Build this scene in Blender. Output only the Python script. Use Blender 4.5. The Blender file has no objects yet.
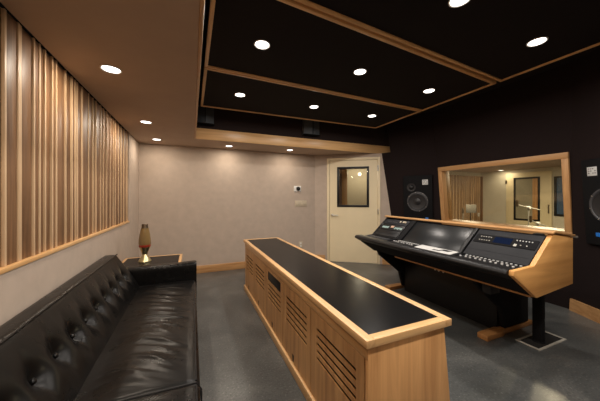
import bpy, bmesh, math, random
from mathutils import Vector, Matrix, noise

random.seed(7)
SC = bpy.context.scene
COL = SC.collection
PI = math.pi

# ------------------------------------------------------------------ materials
def new_mat(name):
    m = bpy.data.materials.new(name)
    m.use_nodes = True
    nt = m.node_tree
    b = nt.nodes.get('Principled BSDF')
    return m, nt, b

def c4(c):
    return (c[0], c[1], c[2], 1.0)

def noise_col(nt, scale_vec, nscale, detail, stops, rough=0.55, dist=0.0):
    tc = nt.nodes.new('ShaderNodeTexCoord')
    mp = nt.nodes.new('ShaderNodeMapping')
    mp.inputs['Scale'].default_value = scale_vec
    nz = nt.nodes.new('ShaderNodeTexNoise')
    nz.inputs['Scale'].default_value = nscale
    nz.inputs['Detail'].default_value = detail
    nz.inputs['Roughness'].default_value = rough
    nz.inputs['Distortion'].default_value = dist
    rp = nt.nodes.new('ShaderNodeValToRGB')
    els = rp.color_ramp.elements
    els[0].position, els[0].color = stops[0][0], c4(stops[0][1])
    els[1].position, els[1].color = stops[-1][0], c4(stops[-1][1])
    for p, c in stops[1:-1]:
        e = els.new(p); e.color = c4(c)
    nt.links.new(tc.outputs['Object'], mp.inputs['Vector'])
    nt.links.new(mp.outputs['Vector'], nz.inputs['Vector'])
    nt.links.new(nz.outputs['Fac'], rp.inputs['Fac'])
    return nz, rp

def add_bump(nt, b, src, strength, distance):
    bp = nt.nodes.new('ShaderNodeBump')
    bp.inputs['Strength'].default_value = strength
    bp.inputs['Distance'].default_value = distance
    nt.links.new(src, bp.inputs['Height'])
    nt.links.new(bp.outputs['Normal'], b.inputs['Normal'])

def wood(name, dark, light, axis, rough=0.42, fine=22.0):
    m, nt, b = new_mat(name)
    s = [1.0, 1.0, 1.0]
    s['xyz'.index(axis)] = 0.06
    mid = tuple((a * 0.45 + c * 0.55) for a, c in zip(dark, light))
    nz, rp = noise_col(nt, s, fine, 5.0, [(0.28, dark), (0.5, mid), (0.72, light)], 0.6, 0.6)
    nt.links.new(rp.outputs['Color'], b.inputs['Base Color'])
    b.inputs['Roughness'].default_value = rough
    add_bump(nt, b, nz.outputs['Fac'], 0.12, 0.002)
    return m

def plain(name, col, rough=0.5, metal=0.0, var=0.06, nscale=30.0, bump=0.0, spec=None):
    m, nt, b = new_mat(name)
    lo = tuple(max(0.0, x * (1 - var)) for x in col)
    hi = tuple(min(1.0, x * (1 + var)) for x in col)
    nz, rp = noise_col(nt, (1, 1, 1), nscale, 3.0, [(0.3, lo), (0.7, hi)])
    nt.links.new(rp.outputs['Color'], b.inputs['Base Color'])
    b.inputs['Roughness'].default_value = rough
    b.inputs['Metallic'].default_value = metal
    if spec is not None:
        b.inputs['Specular IOR Level'].default_value = spec
    if bump:
        add_bump(nt, b, nz.outputs['Fac'], bump, 0.002)
    return m

def emit(name, col, strength):
    m, nt, b = new_mat(name)
    nt.nodes.remove(b)
    e = nt.nodes.new('ShaderNodeEmission')
    e.inputs['Color'].default_value = c4(col)
    e.inputs['Strength'].default_value = strength
    nt.links.new(e.outputs[0], nt.nodes['Material Output'].inputs['Surface'])
    return m

def glass(name, tint, ior=1.45):
    m, nt, b = new_mat(name)
    nt.nodes.remove(b)
    tr = nt.nodes.new('ShaderNodeBsdfTransparent'); tr.inputs['Color'].default_value = c4(tint)
    gl = nt.nodes.new('ShaderNodeBsdfGlossy'); gl.inputs['Roughness'].default_value = 0.02
    fr = nt.nodes.new('ShaderNodeFresnel'); fr.inputs['IOR'].default_value = ior
    mx = nt.nodes.new('ShaderNodeMixShader')
    nt.links.new(fr.outputs[0], mx.inputs[0]); nt.links.new(tr.outputs[0], mx.inputs[1]); nt.links.new(gl.outputs[0], mx.inputs[2])
    nt.links.new(mx.outputs[0], nt.nodes['Material Output'].inputs['Surface'])
    return m

M = {}
M['wall'] = plain('wall fabric beige', (0.47, 0.385, 0.315), 0.85, var=0.05, nscale=9, bump=0.05)
M['soffit'] = plain('soffit paint', (0.47, 0.35, 0.265), 0.8, var=0.03, nscale=5)
M['black_wall'] = plain('black brown fabric', (0.0135, 0.0080, 0.0078), 0.9, var=0.12, nscale=60, bump=0.1, spec=0.2)
M['upper'] = plain('dark brown upper fabric', (0.030, 0.020, 0.019), 0.9, var=0.12, nscale=60, spec=0.2)
M['oak_end'] = wood('oak end veneer', (0.44, 0.200, 0.068), (0.80, 0.450, 0.185), 'z', 0.42, 15)
M['foot'] = wood('brown oak foot', (0.26, 0.115, 0.036), (0.42, 0.205, 0.070), 'x', 0.45)
M['black_ceiling'] = plain('black ceiling', (0.016, 0.012, 0.012), 0.9, var=0.1, nscale=40, spec=0.2)
M['cloud_fabric'] = plain('cloud fabric', (0.011, 0.009, 0.010), 0.9, var=0.15, nscale=90, bump=0.1, spec=0.2)
M['cream'] = plain('cream door paint', (0.80, 0.68, 0.45), 0.45, var=0.02, nscale=6)
M['oak_x'] = wood('oak along x', (0.38, 0.185, 0.065), (0.60, 0.345, 0.150), 'x')
M['oak_y'] = wood('oak along y', (0.38, 0.185, 0.065), (0.60, 0.345, 0.150), 'y')
M['oak_z'] = wood('oak upright', (0.38, 0.180, 0.064), (0.66, 0.375, 0.155), 'z')
M['edge_y'] = wood('pale oak edging along y', (0.54, 0.30, 0.12), (0.76, 0.48, 0.23), 'y', 0.35)
M['edge_x'] = wood('pale oak edging along x', (0.56, 0.31, 0.12), (0.80, 0.51, 0.24), 'x', 0.35)
M['slat_dark'] = wood('walnut toned board', (0.115, 0.056, 0.024), (0.30, 0.160, 0.075), 'z', 0.5)
M['slat_mid'] = wood('mid brown board', (0.15, 0.080, 0.036), (0.34, 0.20, 0.095), 'z', 0.5)
M['slat_pale'] = wood('pale maple fin', (0.52, 0.35, 0.20), (0.74, 0.53, 0.33), 'z', 0.45)
M['cheek'] = wood('honey oak cheek', (0.56, 0.265, 0.080), (0.80, 0.43, 0.145), 'x', 0.4, 14)
M['laminate'] = plain('black laminate', (0.006, 0.006, 0.0065), 0.25, var=0.1, nscale=200, spec=0.10)
M['black'] = plain('satin black', (0.008, 0.008, 0.009), 0.42, var=0.1, nscale=60, spec=0.35)
M['black_matt'] = plain('matt black', (0.005, 0.005, 0.006), 0.8, var=0.1, nscale=60, spec=0.2)
M['recess_shade'] = plain('dark recess shade', (0.006, 0.005, 0.004), 0.95, var=0.1)  # near-black colour stands in for shade inside recesses
M['charcoal'] = plain('charcoal panel', (0.021, 0.022, 0.025), 0.5, var=0.06, nscale=50, spec=0.15)
M['gloss_panel'] = plain('dark gloss panel', (0.012, 0.013, 0.014), 0.30, var=0.05, nscale=20, spec=0.3)
M['box_grey'] = plain('dark grey box', (0.075, 0.086, 0.098), 0.6, var=0.08)
M['white'] = plain('white plastic', (0.75, 0.74, 0.70), 0.45, var=0.02)
M['ivory'] = plain('ivory plate', (0.55, 0.47, 0.35), 0.45, var=0.02)
M['paper'] = plain('pale grey paper', (0.60, 0.60, 0.58), 0.6, var=0.06, nscale=25)
M['silver'] = plain('brushed metal', (0.62, 0.60, 0.56), 0.28, 1.0, 0.05, 80)
M['gold'] = plain('pale gold metal', (0.70, 0.62, 0.36), 0.28, 1.0, 0.05, 40)
M['cap_white'] = plain('white key cap', (0.62, 0.63, 0.62), 0.5, var=0.03)
M['teal'] = plain('pale teal label', (0.30, 0.42, 0.40), 0.5, var=0.2, nscale=150)
M['pinkish'] = plain('pale amber readout', (0.55, 0.36, 0.26), 0.5, var=0.1)
M['screen'] = emit('dim blue screen', (0.05, 0.08, 0.20), 0.35)
M['blue'] = plain('blue badge', (0.02, 0.18, 0.62), 0.4, var=0.05)
M['woofer'] = plain('woofer cone', (0.016, 0.016, 0.018), 0.45, var=0.1, nscale=120)
M['rim2'] = plain('pale stand tube', (0.42, 0.40, 0.35), 0.35, var=0.03)
M['rim'] = plain('grey rubber surround', (0.06, 0.06, 0.065), 0.4, var=0.1)
M['night'] = plain('blue tinted pane', (0.05, 0.10, 0.19), 0.25, var=0.1)
M['lens'] = emit('downlight lens', (1.0, 0.95, 0.88), 9.0)
M['lens_warm'] = emit('warm downlight lens', (1.0, 0.86, 0.66), 9.0)
M['trim_white'] = plain('white light trim', (0.70, 0.66, 0.60), 0.4, var=0.02)
M['glass'] = glass('control room glass', (0.80, 0.80, 0.74), 1.45)
M['pane'] = glass('door pane', (0.82, 0.82, 0.78), 1.4)
M['live_wall'] = plain('live room paint', (0.60, 0.55, 0.45), 0.7, var=0.03, nscale=6)
M['corridor'] = plain('corridor paint', (0.55, 0.50, 0.40), 0.7, var=0.03, nscale=6)
M['plum'] = plain('plum brown fabric', (0.23, 0.15, 0.13), 0.8, var=0.08)
M['lava_glass'] = plain('amber liquid glass', (0.22, 0.140, 0.055), 0.12, var=0.06, nscale=10)
M['lava_red'] = plain('red wax', (0.32, 0.03, 0.015), 0.3, var=0.2, nscale=40)
M['dark_cap'] = plain('dark metal cap', (0.16, 0.12, 0.08), 0.35, 0.8, 0.1)

def floor_mat():
    m, nt, b = new_mat('polished concrete')
    nz, rp = noise_col(nt, (1, 1, 1), 1.6, 8.0, [(0.30, (0.050, 0.054, 0.055)), (0.5, (0.085, 0.089, 0.088)), (0.70, (0.140, 0.143, 0.138))], 0.65, 0.5)
    nz2, rp2 = noise_col(nt, (1, 1, 1), 70.0, 3.0, [(0.34, (0.55, 0.55, 0.55)), (0.42, (0.95, 0.95, 0.95)), (0.60, (1.02, 1.02, 1.0)), (0.70, (2.2, 2.2, 2.1))], 0.6)
    nz3, rp3 = noise_col(nt, (1, 1, 1), 9.0, 8.0, [(0.40, (0, 0, 0)), (0.62, (0, 0, 0)), (0.70, (1, 1, 1))], 0.85)
    mx = nt.nodes.new('ShaderNodeMix'); mx.data_type = 'RGBA'; mx.blend_type = 'MULTIPLY'
    mx.inputs['Factor'].default_value = 1.0
    nt.links.new(rp.outputs['Color'], mx.inputs[6]); nt.links.new(rp2.outputs['Color'], mx.inputs[7])
    m2 = nt.nodes.new('ShaderNodeMix'); m2.data_type = 'RGBA'; m2.blend_type = 'MIX'
    nt.links.new(rp3.outputs['Color'], m2.inputs['Factor'])
    nt.links.new(mx.outputs[2], m2.inputs[6]); m2.inputs[7].default_value = (0.20, 0.20, 0.19, 1)
    nt.links.new(m2.outputs[2], b.inputs['Base Color'])
    b.inputs['Roughness'].default_value = 0.30
    add_bump(nt, b, nz2.outputs['Fac'], 0.08, 0.002)
    return m
M['floor'] = floor_mat()

def leather_mat():
    m, nt, b = new_mat('black leather')
    nz, rp = noise_col(nt, (1, 1, 1), 14.0, 4.0, [(0.3, (0.0035, 0.0033, 0.0033)), (0.7, (0.006, 0.0057, 0.0057))])
    nt.links.new(rp.outputs['Color'], b.inputs['Base Color'])
    nz2, rp2 = noise_col(nt, (1, 1, 1), 6.0, 5.0, [(0.3, (0.25, 0.25, 0.25)), (0.7, (0.33, 0.33, 0.33))])
    nt.links.new(rp2.outputs['Color'], b.inputs['Roughness'])
    nz3, rp3 = noise_col(nt, (1, 1, 1), 160.0, 3.0, [(0.3, (0, 0, 0)), (0.7, (1, 1, 1))])
    add_bump(nt, b, nz2.outputs['Fac'], 0.10, 0.004)
    return m
M['leather'] = leather_mat()
M['leather'].node_tree.nodes['Principled BSDF'].inputs['Specular IOR Level'].default_value = 0.22

# ------------------------------------------------------------------ mesh builder
class MB:
    def __init__(self):
        self.v, self.f, self.s = [], [], []
    def add(self, vs, fs, smooth=False, mat=None):
        o = len(self.v)
        for p in vs:
            p = Vector(p)
            if mat is not None: p = mat @ p
            self.v.append(p)
        for f in fs:
            self.f.append([i + o for i in f]); self.s.append(smooth)
        return self
    def box(self, x0, x1, y0, y1, z0, z1, bev=0.0, seg=2, mat=None):
        bm = bmesh.new()
        bmesh.ops.create_cube(bm, size=1.0)
        for v in bm.verts:
            v.co = Vector(((x0 + x1) / 2 + v.co.x * (x1 - x0), (y0 + y1) / 2 + v.co.y * (y1 - y0), (z0 + z1) / 2 + v.co.z * (z1 - z0)))
        if bev > 0:
            bmesh.ops.bevel(bm, geom=list(bm.edges), offset=bev, segments=seg, profile=0.5, affect='EDGES')
        bm.verts.ensure_lookup_table()
        self.add([v.co.copy() for v in bm.verts], [[v.index for v in f.verts] for f in bm.faces], bev > 0, mat)
        bm.free()
        return self
    def prism(self, pts, a, b, f, bev=0.0, mat=None):
        """pts: 2D outline; f(u, v, w) gives the 3D point; w runs a..b"""
        bm = bmesh.new()
        A = [bm.verts.new(f(u, v, a)) for u, v in pts]
        B = [bm.verts.new(f(u, v, b)) for u, v in pts]
        n = len(pts)
        bm.faces.new(A[::-1]); bm.faces.new(B)
        for i in range(n):
            bm.faces.new((A[i], A[(i + 1) % n], B[(i + 1) % n], B[i]))
        bmesh.ops.recalc_face_normals(bm, faces=list(bm.faces))
        if bev > 0:
            bmesh.ops.bevel(bm, geom=list(bm.edges), offset=bev, segments=2, profile=0.5, affect='EDGES')
        bm.verts.index_update()
        self.add([v.co.copy() for v in bm.verts], [[v.index for v in q.verts] for q in bm.faces], bev > 0, mat)
        bm.free()
        return self
    def lathe(self, prof, n=32, mat=None, cap=True):
        vs, fs = [], []
        for r, z in prof:
            for i in range(n):
                t = 2 * PI * i / n
                vs.append((r * math.cos(t), r * math.sin(t), z))
        for k in range(len(prof) - 1):
            for i in range(n):
                j = (i + 1) % n
                fs.append((k * n + i, k * n + j, (k + 1) * n + j, (k + 1) * n + i))
        if cap:
            fs.append(tuple(range(n))[::-1])
            fs.append(tuple((len(prof) - 1) * n + i for i in range(n)))
        return self.add(vs, fs, True, mat)
    def tube(self, pts, r, n=10):
        pts = [Vector(p) for p in pts]
        rings = []
        for i, p in enumerate(pts):
            d = (pts[min(i + 1, len(pts) - 1)] - pts[max(i - 1, 0)]).normalized()
            up = Vector((0, 0, 1)) if abs(d.z) < 0.9 else Vector((1, 0, 0))
            a = d.cross(up).normalized(); b = d.cross(a).normalized()
            rr = r[i] if isinstance(r, (list, tuple)) else r
            rings.append([p + (a * math.cos(2 * PI * k / n) + b * math.sin(2 * PI * k / n)) * rr for k in range(n)])
        vs = [q for ring in rings for q in ring]
        fs = []
        for i in range(len(pts) - 1):
            for k in range(n):
                j = (k + 1) % n
                fs.append((i * n + k, i * n + j, (i + 1) * n + j, (i + 1) * n + k))
        fs.append(tuple(range(n))[::-1]); fs.append(tuple((len(pts) - 1) * n + k for k in range(n)))
        return self.add(vs, fs, True)
    def grid(self, fn, nu, nv, closed=False):
        vs = [fn(i / nu, j / nv) for i in range(nu + 1) for j in range(nv + 1)]
        w = nv + 1
        fs = [(i * w + j, (i + 1) * w + j, (i + 1) * w + j + 1, i * w + j + 1) for i in range(nu) for j in range(nv)]
        return self.add(vs, fs, True)
    def build(self, name, mat, parent=None, origin=None, recalc=True, sharp=25):
        off = Vector(origin) if origin is not None else Vector((0, 0, 0))
        me = bpy.data.meshes.new(name)
        me.from_pydata([p - off for p in self.v], [], self.f)
        for p, s in zip(me.polygons, self.s): p.use_smooth = s
        if recalc:
            bm = bmesh.new(); bm.from_mesh(me)
            bmesh.ops.recalc_face_normals(bm, faces=list(bm.faces))
            bm.to_mesh(me); bm.free()
        if any(self.s):
            me.set_sharp_from_angle(angle=math.radians(sharp))
        me.materials.append(mat)
        o = bpy.data.objects.new(name, me)
        COL.objects.link(o)
        if parent is not None: o.parent = parent
        elif origin is not None: o.location = off
        return o

def tag(o, label, cat, group=None, kind=None):
    o['label'] = label; o['category'] = cat
    if group: o['group'] = group
    if kind: o['kind'] = kind
    return o

def thing(name, label, cat, loc=(0, 0, 0), rotz=0.0, group=None, kind=None, matrix=None):
    o = bpy.data.objects.new(name, None)
    o.empty_display_size = 0.1
    COL.objects.link(o)
    if matrix is not None: o.matrix_world = matrix
    else:
        o.location = loc; o.rotation_euler = (0, 0, rotz)
    return tag(o, label, cat, group, kind)

def struct(name, mb, mat, label, cat):
    return tag(mb.build(name, mat), label, cat, None, 'structure')

# ------------------------------------------------------------------ camera (16 mm class lens, standing eye height)
F = 255.0
YAW = math.atan(108 / 255.0)
cam = bpy.data.cameras.new('camera')
cam.sensor_fit = 'HORIZONTAL'; cam.sensor_width = 36.0
cam.lens = 36.0 * F / 600.0
cam.shift_y = -(200.5 - 197.0) / 600.0
cam.clip_start = 0.02
co = bpy.data.objects.new('camera', cam)
co.location = (0, 0, 1.3)
co.rotation_euler = (PI / 2, 0, -YAW)
COL.objects.link(co)
SC.camera = co

# ------------------------------------------------------------------ main measures (metres)
XL = -0.77            # left wall
YB = 4.68             # back wall
ZS = 2.15             # low soffit
ZC = 2.75             # black ceiling
YN = -1.60            # wall behind the camera
DW_O = Vector((2.31, 4.68, 0)); DW_A = math.atan2(-0.703, 1.0)   # door wall: origin and heading
DW_E = Vector((math.cos(DW_A), math.sin(DW_A), 0))
K = math.sqrt(1 + 0.703 ** 2)

# leaning black front wall: centre panel x = 4.03 - 0.1 z, one splayed panel each side
def centre_x(z): return 4.03 - 0.1 * z
A14 = Vector((3.468, 3.866, 1.4)); aL = Vector((-0.118, 0.083, 1.0)); eL = Vector((0.422, -0.806, 0)).normalized()
C14 = Vector((3.89, 1.44, 1.4)); aR = Vector((-0.118, -0.083, 1.0)); eR = Vector((-0.422, -0.806, 0)).normalized()
def facet(P, a, e, k, z):
    return P + a * (z - 1.4) + e * k
def k_to_centre(P, a, e, z):
    q = P + a * (z - 1.4)
    return (centre_x(z) - q.x) / e.x

# ------------------------------------------------------------------ room shell
fl = MB().box(-0.9, 10.2, YN - 0.2, 7.2, -0.10, 0.0)
struct('floor', fl, M['floor'], 'grey polished concrete floor of the control room', 'floor')
struct('ceiling', MB().box(-0.9, 4.35, YN - 0.2, 4.90, ZC, ZC + 0.1), M['black_ceiling'], 'black upper ceiling above the hanging panels', 'ceiling')
struct('wall_left', MB().box(XL - 0.20, XL, YN, YB + 0.12, 0, 0.963).box(XL - 0.20, XL, 4.006, YB + 0.12, 0.963, ZS + 0.02).box(XL - 0.20, XL - 0.082, YN, 4.006, 0.963, ZS + 0.02), M['wall'], 'beige left wall behind the sofa', 'wall')
struct('wall_back', MB().box(XL, 2.36, YB, YB + 0.12, 0, ZS + 0.02), M['wall'], 'beige back wall with thermostat and switch plate', 'wall')
struct('wall_near', MB().box(XL - 0.20, 3.6, YN - 0.12, YN, 0, ZC), M['wall'], 'beige wall behind the camera', 'wall')

# low soffit: over the sofa and along the back wall
sf = MB().box(XL, 0.03, YN, YB, ZS, ZS + 0.05)
sf.box(0.03, 3.75, 4.03, YB + 0.2, ZS, ZS + 0.05)
struct('ceiling_soffit', sf, M['soffit'], 'low tan soffit over the sofa and the back wall', 'ceiling')
up = MB().box(XL, 0.028, YN, 4.05, ZS + 0.05, ZC)
up.box(0.0, 3.95, 4.05, 4.15, ZS + 0.05, ZC)
struct('wall_upper', up, M['upper'], 'black upper wall above the wooden beam', 'wall')
struct('trim_1', MB().box(0.03, 3.72, 4.005, 4.03, ZS, 2.31, 0.004), M['edge_x'], 'oak beam board along the edge of the back soffit', 'trim')
struct('trim_2', MB().box(0.031, 0.052, YN, 4.003, ZS - 0.004, 2.31, 0.003), M['oak_y'], 'oak edge board along the soffit over the sofa', 'trim')

# door wall (built in its own heading)
dw_m = Matrix.Translation(DW_O) @ Matrix.Rotation(DW_A, 4, 'Z')
S0, S1, DT = 0.252, 1.280, 2.078
wmb = MB()
wmb.box(-0.02, S0, 0, 0.12, 0, ZS + 0.02, mat=dw_m)
wmb.box(S1, 1.72, 0, 0.12, 0, ZS - 0.003, mat=dw_m)
wmb.box(S0, S1, 0, 0.12, DT, ZS - 0.003, mat=dw_m)
struct('wall_corner', wmb, M['wall'], 'beige angled wall around the door', 'wall')

# front wall: left splay, centre panel with the window opening, right splay
ZT = ZC
def poly_wall(name, front, depth_vec, mat, label):
    n = len(front)
    vs = [Vector(p) for p in front] + [Vector(p) + depth_vec for p in front]
    fs = [tuple(range(n)), tuple(range(2 * n - 1, n - 1, -1))] + [(i, (i + 1) % n, n + (i + 1) % n, n + i) for i in range(n)]
    return struct(name, MB().add(vs, fs), mat, label, 'wall')
dv = Vector((0.13, 0.0, 0.0))
def L(k, z): return facet(A14, aL, eL, k, z)
def Rr(k, z): return facet(C14, aR, eR, k, z)
kB = lambda z: k_to_centre(A14, aL, eL, z)
kC = lambda z: k_to_centre(C14, aR, eR, z)
poly_wall('wall_front_left', [L(-0.05, 0), L(kB(0), 0), L(kB(ZT), ZT), L(0.17, ZT), L(0.17, ZS - 0.003), L(-0.05, ZS - 0.003)], dv, M['black_wall'],
          'black splayed wall panel carrying the left speaker')
poly_wall('wall_front_right', [Rr(kC(0), 0), Rr(1.5, 0), Rr(1.5, ZT), Rr(kC(ZT), ZT)], dv, M['black_wall'],
          'black splayed wall panel carrying the right speaker')
e0, e1 = Rr(1.5, 0), Rr(1.5, ZT)
poly_wall('wall_right', [e0, Vector((e0.x, YN, 0)), Vector((e1.x, YN, ZT)), e1], dv, M['black_wall'], 'black side wall beyond the right speaker')

# centre panel in its own leaning frame: local x runs to -y, local y is up the wall, local z is out to the room
lean = Vector((-0.1, 0, 1)).normalized()
cx = Vector((0, -1, 0)); cy = lean; cz = cx.cross(cy).normalized()
if cz.x > 0: cz = -cz
CEN = Matrix((( cx.x, cy.x, cz.x, 4.03), (cx.y, cy.y, cz.y, 0), (cx.z, cy.z, cz.z, 0), (0, 0, 0, 1)))
def cpt(y, z, d=0.0):      # point on the centre plane at world y, z
    return Vector((centre_x(z), y, z)) + cz * d
WY0, WY1, WZ0, WZ1 = 1.44, 3.06, 0.84, 1.80
yB0, yB1 = L(kB(0), 0).y, L(kB(ZT), ZT).y
yC0, yC1 = Rr(kC(0), 0).y, Rr(kC(ZT), ZT).y
outer = [cpt(yB0, 0), cpt(yC0, 0), cpt(yC1, ZT), cpt(yB1, ZT)]
inner = [cpt(WY1, WZ0), cpt(WY0, WZ0), cpt(WY0, WZ1), cpt(WY1, WZ1)]
vs = outer + inner + [p - cz * 0.13 for p in outer] + [p - cz * 0.13 for p in inner]
fs = []
for i in range(4):
    j = (i + 1) % 4
    fs += [(i, j, 4 + j, 4 + i), (8 + i, 12 + i, 12 + j, 8 + j), (4 + i, 4 + j, 12 + j, 12 + i), (i, 8 + i, 8 + j, j)]
struct('wall_front', MB().add(vs, fs), M['black_wall'], 'black leaning front wall around the control room window', 'wall')

# window to the live room
wi = thing('window_1', 'large oak framed window above the mixing console', 'window', kind='structure')
fm = MB()
def cbox(mb, y0, y1, z0, z1, d0, d1, bev=0.004):
    sc = math.sqrt(1.01)
    return mb.box(-y1, -y0, z0 * sc, z1 * sc, d0, d1, bev, mat=CEN)
FW = 0.070
cbox(fm, WY0, WY1, WZ1 - FW, WZ1, -0.15, 0.03)
cbox(fm, WY0, WY1, WZ0, WZ0 + FW, -0.15, 0.03)
fm.build('window_frame', M['oak_y'], wi)
fz = MB()
cbox(fz, WY0, WY0 + FW * 0.85, WZ0 + FW, WZ1 - FW, -0.15, 0.03)
cbox(fz, WY1 - FW, WY1, WZ0 + FW, WZ1 - FW, -0.15, 0.03)
fz.build('window_jamb', M['oak_z'], wi)
gp = MB()
cbox(gp, WY0 + FW * 0.85, WY1 - FW, WZ0 + FW, WZ1 - FW, -0.075, -0.067, 0)
gp.build('glass_pane', M['glass'], wi)

# baseboards
struct('baseboard_back', MB().box(XL, 2.31, YB - 0.018, YB, 0, 0.125, 0.003), M['oak_x'], 'oak baseboard along the back wall', 'baseboard')
bc = MB()
bc.box(0.02, S0 - 0.04, -0.018, 0, 0, 0.125, 0.003)
bc.box(S1 + 0.04, 1.50, -0.018, 0, 0, 0.125, 0.003)
o = struct('baseboard_corner', bc, M['oak_x'], 'oak baseboard on the angled door wall', 'baseboard'); o.matrix_world = dw_m
def facet_base(name, fn, k0, k1, label):
    out = Vector((-0.02, -0.01, 0)) if 'left' in name else Vector((-0.02, 0.01, 0))
    z1 = 0.14
    pts = [fn(k0, 0), fn(k1, 0), fn(k1, z1), fn(k0, z1)]
    struct(name, MB().add(pts + [p + out for p in pts], [(0, 1, 2, 3), (7, 6, 5, 4), (0, 4, 5, 1), (1, 5, 6, 2), (2, 6, 7, 3), (3, 7, 4, 0)]), M['oak_y'], label, 'baseboard')
facet_base('baseboard_front_left', L, 0.02, kB(0.1) - 0.03, 'oak baseboard under the left black splayed wall')
facet_base('baseboard_front_right', Rr, kC(0.1) + 0.03, 1.45, 'oak baseboard under the right black splayed wall')

# ------------------------------------------------------------------ door with its glazed opening, and the corridor behind it
dr = thing('door_1', 'cream door with black framed glass pane and lever handle', 'door', kind='structure', matrix=dw_m)
cs = MB()
cs.box(S0, S0 + 0.045, -0.015, 0.12, 0, DT, 0.003).box(S1 - 0.045, S1, -0.015, 0.12, 0, DT, 0.003).box(S0 + 0.045, S1 - 0.045, -0.015, 0.12, DT - 0.05, DT, 0.003)
cs.build('door_frame', M['cream'], dr)
w0, w1, wz0, wz1 = 0.452, 1.072, 1.10, 1.90
d0, d1, dtop = S0 + 0.049, S1 - 0.049, DT - 0.054
lf = MB()
lf.box(d0, w0, 0.0, 0.045, 0.008, dtop).box(w1, d1, 0.0, 0.045, 0.008, dtop).box(w0, w1, 0.0, 0.045, 0.008, wz0).box(w0, w1, 0.0, 0.045, wz1, dtop)
lf.build('door_leaf', M['cream'], dr)
wf = MB(); t = 0.042
wf.box(w0, w1, -0.012, 0.055, wz1 - t, wz1, 0.003).box(w0, w1, -0.012, 0.055, wz0, wz0 + t, 0.003)
wf.box(w0, w0 + t, -0.012, 0.055, wz0 + t, wz1 - t, 0.003).box(w1 - t, w1, -0.012, 0.055, wz0 + t, wz1 - t, 0.003)
wfo = wf.build('pane_frame', M['black'], dr)
MB().box(w0 + t, w1 - t, 0.018, 0.024, wz0 + t, wz1 - t).build('pane', M['pane'], wfo)
hd = MB()
hx = d0 + 0.055
hd.lathe([(0.026, 0.0), (0.026, 0.010), (0.011, 0.012), (0.011, 0.045)], 20, Matrix.Translation((hx, -0.0, 0.94)) @ Matrix.Rotation(PI / 2, 4, 'X'))
hd.tube([(hx, -0.045, 0.94), (hx + 0.03, -0.05, 0.94), (hx + 0.12, -0.047, 0.938)], [0.011, 0.010, 0.008])
hd.build('door_handle', M['silver'], dr)
for hz in (1.86, 1.02, 0.24):
    MB().box(d1 - 0.004, d1 + 0.02, -0.020, -0.002, hz - 0.055, hz + 0.055, 0.003).tube([(d1 + 0.004, -0.024, hz - 0.055), (d1 + 0.004, -0.024, hz + 0.055)], 0.008).build('hinge', M['silver'], dr)
MB().box(d0, d1, -0.005, 0.045, 0.0, 0.006).build('threshold', M['silver'], dr)

cor = MB()
cor.box(-0.35, 2.02, 2.10, 2.20, 0, 2.12, mat=dw_m)                       # far wall of the corridor
cor.box(1.282, 1.35, 0.122, 2.10, 0, 2.12, mat=dw_m)
cor.box(-0.35, -0.27, 0.122, 2.10, 0, 2.12, mat=dw_m)
struct('wall_corridor', cor, M['corridor'], 'cream corridor walls seen through the door pane', 'wall')
struct('ceiling_corridor', MB().box(-0.35, 1.34, 0.122, 2.2, 2.122, 2.145, mat=dw_m), M['corridor'], 'cream corridor ceiling beyond the door', 'ceiling')
struct('wall_corridor_side', MB().box(-0.26, 0.52, 0.55, 0.63, 0, 2.12, mat=dw_m), M['plum'], 'plum brown partition seen through the left of the door pane', 'wall')
struct('trim_3', MB().box(0.52, 0.635, 0.53, 0.65, 0, 2.12, 0.004, mat=dw_m), M['oak_z'], 'oak post seen through the door pane', 'trim')
wl = thing('wall_light', 'small round light on the corridor wall seen through the door pane', 'light', matrix=dw_m @ Matrix.Translation((0.93, 2.095, 1.93)) @ Matrix.Rotation(PI / 2, 4, 'X'))
MB().lathe([(0.055, 0), (0.055, 0.02), (0.045, 0.025)], 24).build('backplate', M['trim_white'], wl)
MB().lathe([(0.040, 0.025), (0.037, 0.045), (0.022, 0.055), (0.004, 0.058)], 24).build('lens', M['lens_warm'], wl)
def point(name, parent, loc, energy, col, size):
    ld = bpy.data.lights.new(name, 'POINT'); ld.energy = energy; ld.color = col; ld.shadow_soft_size = size
    o = bpy.data.objects.new(name, ld); COL.objects.link(o); o.parent = parent; o.location = loc
    return o
point('lamp', wl, (0, 0, 0.6), 24.0, (1.0, 0.86, 0.66), 0.04)

# ------------------------------------------------------------------ downlights
WARM = (1.0, 0.85, 0.68)
NEUT = (1.0, 0.91, 0.82)
def downlight(x, y, z, label, group, energy, col, warm=False, lamp=True, r=0.050, ang=116):
    t = thing('downlight', label, 'light', (x, y, z), group=group)
    MB().lathe([(r, -0.001), (r + 0.006, -0.006), (r + 0.011, -0.004), (r + 0.011, 0.0)], 36, cap=False).build('trim_ring', M['trim_white'], t)
    MB().lathe([(0.002, -0.002), (r, -0.0025), (r, 0.0)], 36, cap=False).build('lens', M['lens_warm'] if warm else M['lens'], t)
    if ang >= 115:          # flat diffuse lens
        ld = bpy.data.lights.new('lamp', 'AREA')
        ld.shape = 'DISK'; ld.size = 2 * r; ld.energy = energy * (0.30 if ang >= 165 else 0.21); ld.color = col
    else:                   # lens set deeper, narrower beam
        ld = bpy.data.lights.new('lamp', 'SPOT')
        ld.energy = energy; ld.color = col; ld.spot_size = math.radians(ang); ld.spot_blend = 1.0; ld.shadow_soft_size = 0.05
    o = bpy.data.objects.new('lamp', ld); COL.objects.link(o); o.parent = t; o.location = (0, 0, -0.008)
    return t
EN = 46.0
GS = 'round downlights in the low soffit'
downlight(-0.495, 2.05, ZS, 'largest and nearest downlight in the tan soffit above the sofa', GS, EN, WARM)
downlight(-0.48, 3.34, ZS, 'middle one of the three downlights in the tan soffit above the sofa and slats', GS, EN, WARM)
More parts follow.
